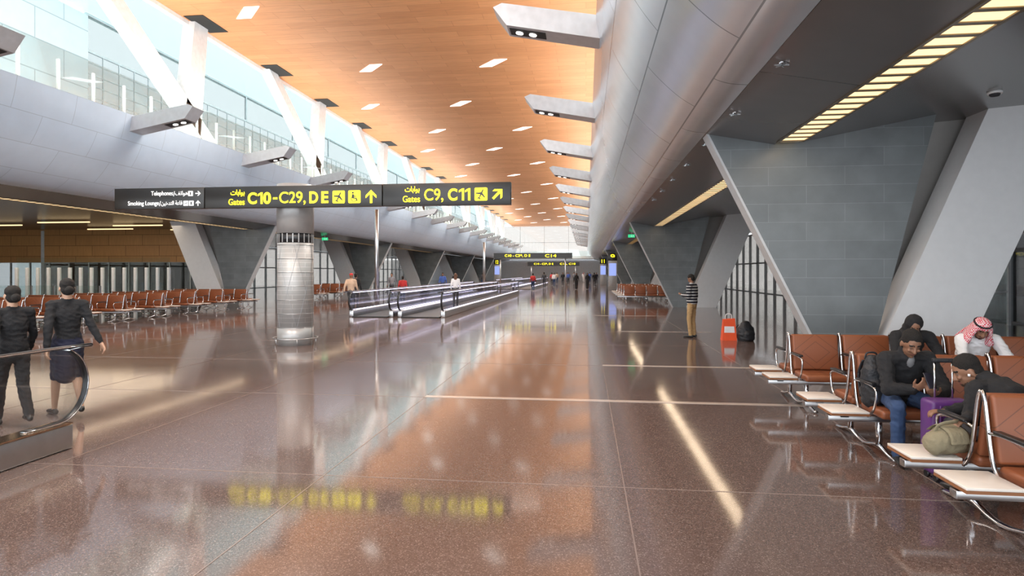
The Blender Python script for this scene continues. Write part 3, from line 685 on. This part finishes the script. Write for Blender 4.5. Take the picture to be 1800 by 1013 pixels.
def human(label,root,J,mats,hairkind='short',hairmat='hair',voxel=.012,sex='m',k=1.0,skirt=None,dress=None,group=None,beard=False,name='person',curl=(.6,.6),fat=1.0,bulk=1.0,collar=False):
    o0=V(root); P={}
    for key,val in J.items():
        P[key]=(V(val)-o0) if key not in('hf','hu','feetL','feetR','hdL','hdR','pnL','pnR','ltL','ltR') else V(val)
    B=Body(); shs=(P['shL']-P['shR']).normalized(); hs=(P['hipL']-P['hipR']).normalized()
    pe,ch,ne,hd=P['pelvis'],P['chest'],P['neck'],P['head']
    wst=pe.lerp(ch,.42); wm=(hs+shs).normalized(); sw=1.0 if sex=='m' else .88
    up0=(ch-pe).normalized()
    F=fat*bulk; bk=bulk
    B.loft([(pe-up0*.05,.145*k,.115*k,hs),(pe+up0*.03,.165*k,.125*k*fat,hs),(wst,.142*k*sw,.112*k*fat,wm)],'pants')
    B.loft([(pe+up0*.045,.163*k*(1 if sex=='m' else .95)*bk,.128*k*F,hs),(wst,.15*k*sw*bk,.118*k*F,wm),(ch-(ch-wst)*.25,.172*k*sw*bk,.125*k*F,shs),(ch,.182*k*sw,.126*k*F,shs),(ch.lerp(ne,.55),.168*k*sw,.098*k*bk,shs),(ch.lerp(ne,.88),.10*k*sw,.07*k*bk,shs)],'shirt',16)
    B.loft([(ne-(ne-ch)*.15,.066*k,.066*k,shs),(ne,.056*k,.058*k,shs),(ne.lerp(hd,.6),.053*k,.056*k,shs)],'skin')
    if collar:
        nu=(hd-ne).normalized(); fwd=shs.cross(up0)*-1
        if fwd.dot(V(P['hf']))<0: fwd=-fwd
        B.loft([(ne-nu*.025-fwd*.02,.092*k,.078*k,shs),(ne+nu*.022-fwd*.024,.082*k,.066*k,shs)],'shirt')
        B.ell(ch.lerp(ne,.78)+fwd*.070*k,shs*.032*k,fwd*.03*k,up0*.07*k,'inner')
    for L_ in 'LR':
        sh,el,wr=P['sh'+L_],P['el'+L_],P['wr'+L_]
        B.cap(ch.lerp(ne,.78),sh,.06*k*bk,.066*k*bk,'shirt'); B.cap(sh,el,.066*k*(sw)*bk,.05*k*bk*bk,'shirt'); B.cap(el,el.lerp(wr,.93),.05*k*bk*bk,.036*k*bk*bk,'shirt'); B.cap(el.lerp(wr,.85),wr,.027*k,.025*k,'skin')
        hdv=P.get('hd'+L_) or (wr-el).normalized(); pn=P.get('pn'+L_) or V((0,0,-1)); lt=P.get('lt'+L_) or V((0,-1,0))
        if voxel<.02: hand(B,wr,hdv,pn,lt,curl[0],k)
        else: B.loft([(wr,.03*k,.02*k,pn.cross(hdv)),(wr+hdv*.13*k,.03*k,.016*k,pn.cross(hdv))],'skin')
        hp,kn,an=P['hip'+L_],P['kn'+L_],P['an'+L_]; ft=P['feet'+L_].normalized()
        leg='skin' if (skirt or dress) else 'pants'; g=1.0 if leg=='pants' else .82
        B.cap(hp,kn,.088*k,.066*k,'pants'); B.cap(kn,kn.lerp(an,.35),.064*k*g,.062*k*g,leg); B.cap(kn.lerp(an,.35),an,.062*k*g,.050*k*g*(1 if g==1 else .75),leg)
        sd=V((-ft.y,ft.x,0)); 
        B.loft([(an-ft*.045*k-V((0,0,.045*k)),.034*k,.038*k,sd),(an+ft*.05*k-V((0,0,.045*k)),.042*k,.036*k,sd),(an+ft*.15*k-V((0,0,.053*k)),.044*k,.027*k,sd),(an+ft*.19*k-V((0,0,.056*k)),.034*k,.022*k,sd)],'shoe')
    c,f,u,r=head(B,hd,P['hf'],P.get('hu',V((0,0,1))),k=k,beard=beard)
    if skirt or dress:
        bot=(P['knL']+P['knR'])/2 if skirt else (P['anL']+P['anR'])/2
        spr=(P['knL']-P['knR']).length/2 if skirt else (P['anL']-P['anR']).length/2
        B.loft([(pe+up0*.1,.14*k,.115*k,hs),(pe-V((0,0,.04)),.18*k,.14*k,hs),(pe.lerp(bot,.6),.17*k,.15*k+spr*.3,hs),(bot+V((0,0,.06)),.15*k,.14*k+spr*.45,hs)],'pants' if skirt else 'shirt',16)
    mm={'skin':M['skin'],'shirt':M['jblack'],'pants':M['jdark'],'shoe':M['shoe'],'hair':M['hair'],'eye':M['eye'],'lips':M['lips'],'beard':M['beard'],'inner':M['inner']}
    mm.update({a:M[b] for a,b in mats.items()})
    me=B.build(name,mm,voxel,2,.012 if voxel<.0125 else 0)
    ob=link(name,me,None,o0); tag(ob,label,'person',group)
    hn={'hood':'hood','keff':'headscarf','cap':'cap'}.get(hairkind,'hair')
    link(hn,hairdata(hairkind,c,f,u,r,M[hairmat],max(.006,voxel*.75),k),ob)
    if hairkind=='keff':
        pts=[c+u*.085+(r*math.cos(a)*.088+f*math.sin(a)*.098-f*.02) for a in [i*PI/8 for i in range(17)]]
        link('head_cord',tubedata('head_cord',pts,.011,M['jblack'],8),ob)
    return ob
def standj(x,y,rz,H=1.72,stride=0.0,arms='down',lean=0.0,sex='m'):
    k=H/1.75; sw=.185 if sex=='m' else .165
    R=Matrix.Rotation(rz,3,'Z')
    J=dict(pelvis=(0,0,.95),chest=(0,-lean*.6,1.28),neck=(0,-.01-lean,1.46),head=(0,-.03-lean*1.2,1.615),
      shL=(sw,0-lean,1.41),shR=(-sw,0-lean,1.41),hipL=(.088,0,.92),hipR=(-.088,0,.92),
      knL=(.09,-.04-stride*.45,.5),knR=(-.09,-.02+stride*.25,.5),anL=(.09,0-stride,.085+0*stride),anR=(-.09,.02+stride,.085+abs(stride)*.35),
      elL=(sw+.06,.05+stride*.4,1.13),elR=(-sw-.06,.03-stride*.4,1.13),wrL=(sw+.08,-.02+stride*.9,.9),wrR=(-sw-.08,-.06-stride*.9,.9))
    if arms=='phone': J.update(elL=(sw+.03,.0,1.13),elR=(-sw-.03,.0,1.13),wrL=(.06,-.27,1.17),wrR=(-.06,-.27,1.17))
    if arms=='out': J.update(elR=(-sw-.07,.10,1.14),wrR=(-sw-.15,.20,.92))
    out={}
    for a,b in J.items():
        v=R@(V(b)*k); out[a]=(v.x+x,v.y+y,v.z)
    out['hf']=R@V((0,-1,0 if arms!='phone' else -.55)); out['hu']=V((0,0,1)) 
    for L_ in 'LR': out['feet'+L_]=R@V((.12 if L_=='L' else -.12,-1,0)); out['lt'+L_]=R@V((0,-1,0)); out['pn'+L_]=R@V((-1 if L_=='L' else 1,0,0))
    if arms=='phone':
        for L_ in 'LR': out['pn'+L_]=V((0,0,1)); out['lt'+L_]=R@V((1 if L_=='L' else -1,0,0))
    return out
J=standj(2.82,16.9,-2.2,1.70,arms='phone'); 
human('man in striped knit top and khaki trousers looking at phone',(2.82,16.9,0),J,{'shirt':'stripes','pants':'khaki'},voxel=.012,k=.97,bulk=1.12)
J=standj(-6.46,6.25,-2.05,1.60,stride=.22,sex='f')
human('woman in black uniform walking with hair tied up',(-6.46,6.25,0),J,{'shirt':'jblack','pants':'jblack','skin':'skin2'},'bun',voxel=.010,sex='f',k=.93,group='walking airline staff')
J=standj(-6.24,6.75,-2.2,1.68,stride=.24,arms='out',sex='f')
human('woman in black jacket and navy skirt walking past the walkway',(-6.24,6.75,0),J,{'shirt':'jblack','pants':'navy','skin':'skin2'},'bun',voxel=.010,sex='f',k=.96,skirt=True,group='walking airline staff')
J=dict(pelvis=(3.02,6.42,.56),chest=(3.0,6.25,.86),neck=(2.98,6.13,.98),head=(2.97,6.05,1.09),shL=(3.17,6.17,.94),shR=(2.80,6.17,.93),
 elL=(3.23,5.99,.68),elR=(2.75,6.0,.68),wrL=(3.07,5.86,.66),wrR=(2.92,5.88,.70),hipL=(3.12,6.40,.54),hipR=(2.92,6.40,.54),knL=(3.17,5.93,.53),knR=(2.80,5.93,.53),anL=(3.14,5.98,.09),anR=(2.83,6.0,.09),
 hf=V((-.05,-.85,-.5)),hu=V((0,-.5,.85)),feetL=V((.15,-1,0)),feetR=V((-.15,-1,0)),hdL=V((-.5,-.6,.35)),hdR=V((.35,-.6,.5)),pnL=V((-.3,.1,1)),pnR=V((.5,.1,1)),ltL=V((1,0,0)),ltR=V((-1,0,.2)))
human('seated man in black jacket and jeans looking at phone',(2.97,6.2,0),J,{'shirt':'jblack','pants':'jeans'},'short',voxel=.0075,k=1.0,curl=(.8,.8),bulk=1.13,collar=True)
o=box('smartphone',-.036,.036,-.005,.005,-.075,.075,M['phone'],None,.004,loc=(2.985,5.765,.80),rot=(-.6,0,.1)); tag(o,'dark smartphone held in a hand','phone')
J=dict(pelvis=(3.12,4.88,.56),chest=(3.12,5.02,.81),neck=(3.05,5.13,.905),head=(2.96,5.20,.975),shL=(2.92,5.01,.86),shR=(3.23,5.21,.86),
 elL=(2.84,4.93,.66),elR=(3.14,5.40,.66),wrL=(2.76,4.84,.68),wrR=(2.90,5.36,.62),hipL=(3.05,4.88,.54),hipR=(3.23,4.90,.54),knL=(2.90,5.28,.53),knR=(3.14,5.30,.53),anL=(2.92,5.18,.09),anR=(3.14,5.22,.09),
 hf=V((-.8,.2,-.42)),hu=V((-.3,.1,.9)),feetL=V((-.2,1,0)),feetR=V((0,1,0)),hdL=V((-.9,-.3,-.2)),hdR=V((-1,0,0)),pnL=V((0,0,-1)),pnR=V((0,0,-1)),ltL=V((-.3,1,0)),ltR=V((0,-1,0)))
human('seated man in black jacket leaning over with earphones',(3.1,5.0,0),J,{'shirt':'jblack','pants':'jdark'},'short',voxel=.0075,k=1.0,beard=True,bulk=1.13,collar=True)
o=link('earphone',cyldata('a',.009,-.009,.009,M['thobe'],10),None,(2.93,5.12,.955)); tag(o,'white earphone in an ear','earphone')
JK=('pelvis','chest','neck','head','shL','shR','elL','elR','wrL','wrR','hipL','hipR','knL','knR','anL','anR')
J=dict(pelvis=(5.06,8.42,.56),chest=(5.05,8.25,.86),neck=(5.03,8.12,.98),head=(5.0,8.03,1.06),shL=(5.24,8.16,.92),shR=(4.85,8.16,.92),
 elL=(5.30,7.98,.68),elR=(4.78,7.98,.68),wrL=(5.1,7.8,.66),wrR=(4.95,7.8,.66),hipL=(5.16,8.40,.54),hipR=(4.96,8.40,.54),knL=(5.2,7.95,.53),knR=(4.9,7.95,.53),anL=(5.2,7.98,.09),anR=(4.9,7.98,.09),
 hf=V((-.15,-.8,-.62)),hu=V((0,-.5,.85)),feetL=V((.1,-1,0)),feetR=V((-.1,-1,0)),hdL=V((-.5,-.7,0)),hdR=V((.5,-.7,0)),pnL=V((0,0,1)),pnR=V((0,0,1)),ltL=V((1,0,0)),ltR=V((-1,0,0)))
shiftj=lambda J,D:{a:((V(b)+V(D)) if a in JK else V(b)) for a,b in J.items()}
human('seated man in white robe and red-checked headscarf looking down',(4.75,8.2,0),shiftj(J,(-.27,0,0)),{'shirt':'thobe','pants':'thobe'},'keff','keff',voxel=.009,beard=True,bulk=1.08)
human('seated person in black hooded jacket with hood up',(3.98,8.2,0),shiftj(J,(-1.02,.02,.03)),{'shirt':'jblack','pants':'jblack'},'hood','jblack',voxel=.011,k=.97,bulk=1.1)
def far(x,y,rz,H,shirt,pants,label,hair='short',hm='hair',sex='m',dress=None,stride=0,vox=.022,skin='skin'):
    return human(label,(x,y,0),standj(x,y,rz,H,stride=stride,sex=sex),{'shirt':shirt,'pants':pants,'skin':skin},hair,hm,voxel=vox,sex=sex,k=H/1.75,dress=dress,group='travellers in the concourse')
far(-6.35,29.6,PI,1.66,'thobe','jdark','woman in white top riding the moving walkway','long','hairb','f',skin='skin2').location.z=.035
far(-9.95,25.2,PI,1.72,'tan2','jdark','man in pale shirt and red cap walking away','cap','redc',stride=.15)
far(-10.9,28.2,PI,1.7,'jblack','jdark','person in dark jacket walking')
far(-9.75,32,PI,1.55,'redc','jeans','person in red top walking')
FAR=[(-.95,62,0,1.66,'jblack','jblack','woman in long black robe walking','hood','jblack','f',True),(.15,63,0,1.66,'jblack','jblack','woman in long black robe walking beside another','hood','jblack','f',True),
(-4.6,68,PI,1.75,'jdark','jdark','man in dark suit walking'),(-3.7,72,0,1.7,'thobe','jeans','person in white shirt walking'),(-2.4,85,0,1.75,'bluec','jdark','man in blue shirt'),
(1.0,75,PI,1.7,'jblack','jdark','person in dark clothes walking'),(-4.9,57,PI,1.65,'redc','jeans','person in red top walking'),(-1.8,95,0,1.75,'greyc','jdark','man in grey jacket'),
(-3.1,100,0,1.7,'tan2','jdark','person in pale jacket walking'),(-.4,105,0,1.7,'thobe','thobe','man in white robe walking','keff','keff'),(-4.2,90,0,1.7,'tan2','jeans','person in tan jacket'),
(1.5,90,0,1.7,'navy','jdark','person in navy jacket'),(-9.8,58,PI,1.7,'jdark','jeans','person in dark jacket near walkway'),(-10.4,44,0,1.72,'bluec','jdark','man in blue shirt walking'),(-12.3,38,0,1.7,'greyc','jdark','man in grey jacket standing'),(-11.2,52,PI,1.7,'jblack','jdark','person in black coat walking'),
(-2.9,78,0,1.72,'jblack','jdark','person in black jacket walking'),(-4.4,80,PI,1.7,'redc','jdark','person in red jacket walking'),(.6,98,0,1.75,'bluec','jeans','person in blue shirt walking')]
for t in FAR:
    a=list(t)+[None]*(11-len(t))
    far(a[0],a[1],a[2],a[3],a[4],a[5],a[6],a[7] or 'short',a[8] or 'hair',a[9] or 'm',a[10],.12,.03)

# ------------------------------------------------------------------ luggage
r=empty('suitcase',(3.02,5.58,0)); tag(r,'purple hard-shell suitcase with extended handle','suitcase')
ds=[(boxdata('shell',-.17,.17,-.10,.10,.06,.68,M['purple'],.035,3),None)]
for qq in (-.1,-.05,0,.05,.1): ds.append((boxdata('rib',qq-.008,qq+.008,-.107,.107,.1,.64,M['purple'],.005),None))
link('shell',merge('shell',ds),r)
link('handle',merge('handle',[(tubedata('a',[(-.07,.05,.62),(-.07,.05,.99)],.008,M['chrome'],8),None),(tubedata('a',[(.07,.05,.62),(.07,.05,.99)],.008,M['chrome'],8),None),(boxdata('a',-.09,.09,.03,.07,.98,1.015,M['bag'],.01),None)]),r)
for a in (-.12,.12):
    for b in (-.07,.07): link('wheel',merge('wheel',[(cyldata('w',.03,-.012,.012,M['black'],14),Matrix.Rotation(PI/2,4,'Y'))]),r,(a,b,.03))
def pack(name,label,loc,w,d,h,m,rz=0):
    B=Body(); B.loft([((0,0,.05),w*.48,d*.45,(1,0,0)),((0,0,h*.35),w*.52,d*.5,(1,0,0)),((0,0,h*.75),w*.46,d*.44,(1,0,0)),((0,.01,h*.93),w*.3,d*.28,(1,0,0))],'h',16)
    B.loft([((0,-d*.42,h*.15),w*.33,d*.2,(1,0,0)),((0,-d*.45,h*.45),w*.33,d*.18,(1,0,0))],'h',12)
    me=B.build('body',{'h':m},.012,3,.012)
    r=empty(name,loc,(0,0,rz)); link('body',me,r); tag(r,label,'bag')
    link('top_handle',tubedata('top_handle',smoothpath([(-.06,.03,h*.95),(-.04,.03,h*1.08),(.04,.03,h*1.08),(.06,.03,h*.95)],4),.01,m,6),r)
    for sx in (-1,1): link('strap',tubedata('strap',smoothpath([(sx*w*.25,d*.3,h*.92),(sx*w*.32,d*.62,h*.6),(sx*w*.3,d*.42,h*.12)],5),.018,m,6,ry=.006),r)
    return r
pack('backpack','black backpack resting on a seat',(2.79,6.40,.455),.22,.22,.46,M['bag'])
pack('backpack','dark backpack lying on the floor beside an orange bag',(4.04,16.25,0),.46,.36,.44,M['bag'],.4)
B=Body(); B.loft([((-.11,0,.09),.08,.085,(0,1,0)),((-.04,0,.11),.10,.105,(0,1,0)),((.05,0,.11),.10,.105,(0,1,0)),((.11,0,.09),.08,.085,(0,1,0))],'h',16)
B.loft([((-.07,-.02,.17),.04,.025,(0,1,0)),((.07,-.02,.17),.04,.025,(0,1,0))],'h')
r=empty('messenger_bag',(2.60,4.80,.427),(0,0,.35)); link('body',B.build('body',{'h':M['olive']},.01,3,.010),r); tag(r,'olive canvas bag resting on a white side table','bag')
link('strap',tubedata('strap',smoothpath([(-.11,0,.13),(-.1,-.02,.22),(.02,-.04,.245),(.11,0,.22),(.12,0,.12)],6),.017,M['olive'],6,ry=.005),r)
link('flap',tubedata('flap',smoothpath([(0,.09,.165),(0,.02,.215),(0,-.085,.18),(0,-.112,.10)],5),.09,M['olive'],8,ry=.008,side=(1,0,0)),r)
r=empty('shopping_bag',(3.64,16.35,0)); tag(r,'orange and white carrier bag standing on the floor','bag')
link('body',meshdata('body',[(-.18,-.13,0),(.18,-.13,0),(.18,.13,0),(-.18,.13,0),(-.14,-.05,.54),(.15,-.05,.56),(.15,.05,.56),(-.14,.05,.54)],[[0,1,2,3],[4,5,6,7],[0,1,5,4],[1,2,6,5],[2,3,7,6],[3,0,4,7]],M['orange']),r)
link('white_print',meshdata('white_print',[(-.13,-.105,.2),(.13,-.105,.2),(.12,-.082,.36),(-.12,-.082,.36)],[[0,1,2,3]],M['thobe']),r)
link('handle',tubedata('handle',smoothpath([(-.08,0,.53),(-.06,0,.66),(.06,0,.66),(.08,0,.53)],4),.012,M['thobe'],6),r)

# ------------------------------------------------------------------ light
w=bpy.data.worlds.new('daylight'); S.world=w; w.use_nodes=True
bg=w.node_tree.nodes['Background']; bg.inputs[0].default_value=(.90,.955,1,1); bg.inputs[1].default_value=4.1
def area(x,y,z,sx,sy,e,col,rx=0,ry=0,spread=PI):
    l=bpy.data.lights.new('lamp','AREA'); l.shape='RECTANGLE'; l.size=sx; l.size_y=sy; l.energy=e; l.color=col; l.spread=spread
    o=bpy.data.objects.new('lamp_or_fill',l); o.location=(x,y,z); o.rotation_euler=(rx,ry,0); COL.objects.link(o)
def spot(x,y,z,e,col,ang=2.2,size=.4):
    l=bpy.data.lights.new('lamp','SPOT'); l.energy=e; l.color=col; l.spot_size=ang; l.spot_blend=.6; l.shadow_soft_size=size
    o=bpy.data.objects.new('lamp_or_fill',l); o.location=(x,y,z); COL.objects.link(o)
for k in range(0,9):
    for x in (-4.3,-10.3): spot(x,6+14*k,11.3,4500,(1,.92,.84),2.5,1.8)
for k in range(5):
    y=12+25*k
    area(-14.2,y,7.1,.25,24,800,(1,.92,.82),0,PI-.35); area(-.2,y,7.1,.25,24,700,(1,.87,.72),0,PI+.35)  # added uplights that brighten the wood ceiling; no fixture modelled
for y,L in ((6,10),(22,17),(42,17),(62,16)): area(3.56,y,4.0,.3,L,45,(1,.8,.6)); area(-17.96,y+8 if y<20 else y,4.0,.3,L,45,(1,.8,.6))
area(-28,29,4.3,12,9,420,(1,.82,.62))

# ------------------------------------------------------------------ camera
c=bpy.data.cameras.new('camera'); c.lens=21.6; c.sensor_width=36; c.shift_y=-28/1800; c.clip_end=400
o=bpy.data.objects.new('camera',c); COL.objects.link(o); o.location=(0,0,1.75); o.rotation_euler=(PI/2,0,math.atan(130/1080)); S.camera=o
S.view_settings.view_transform='Standard'
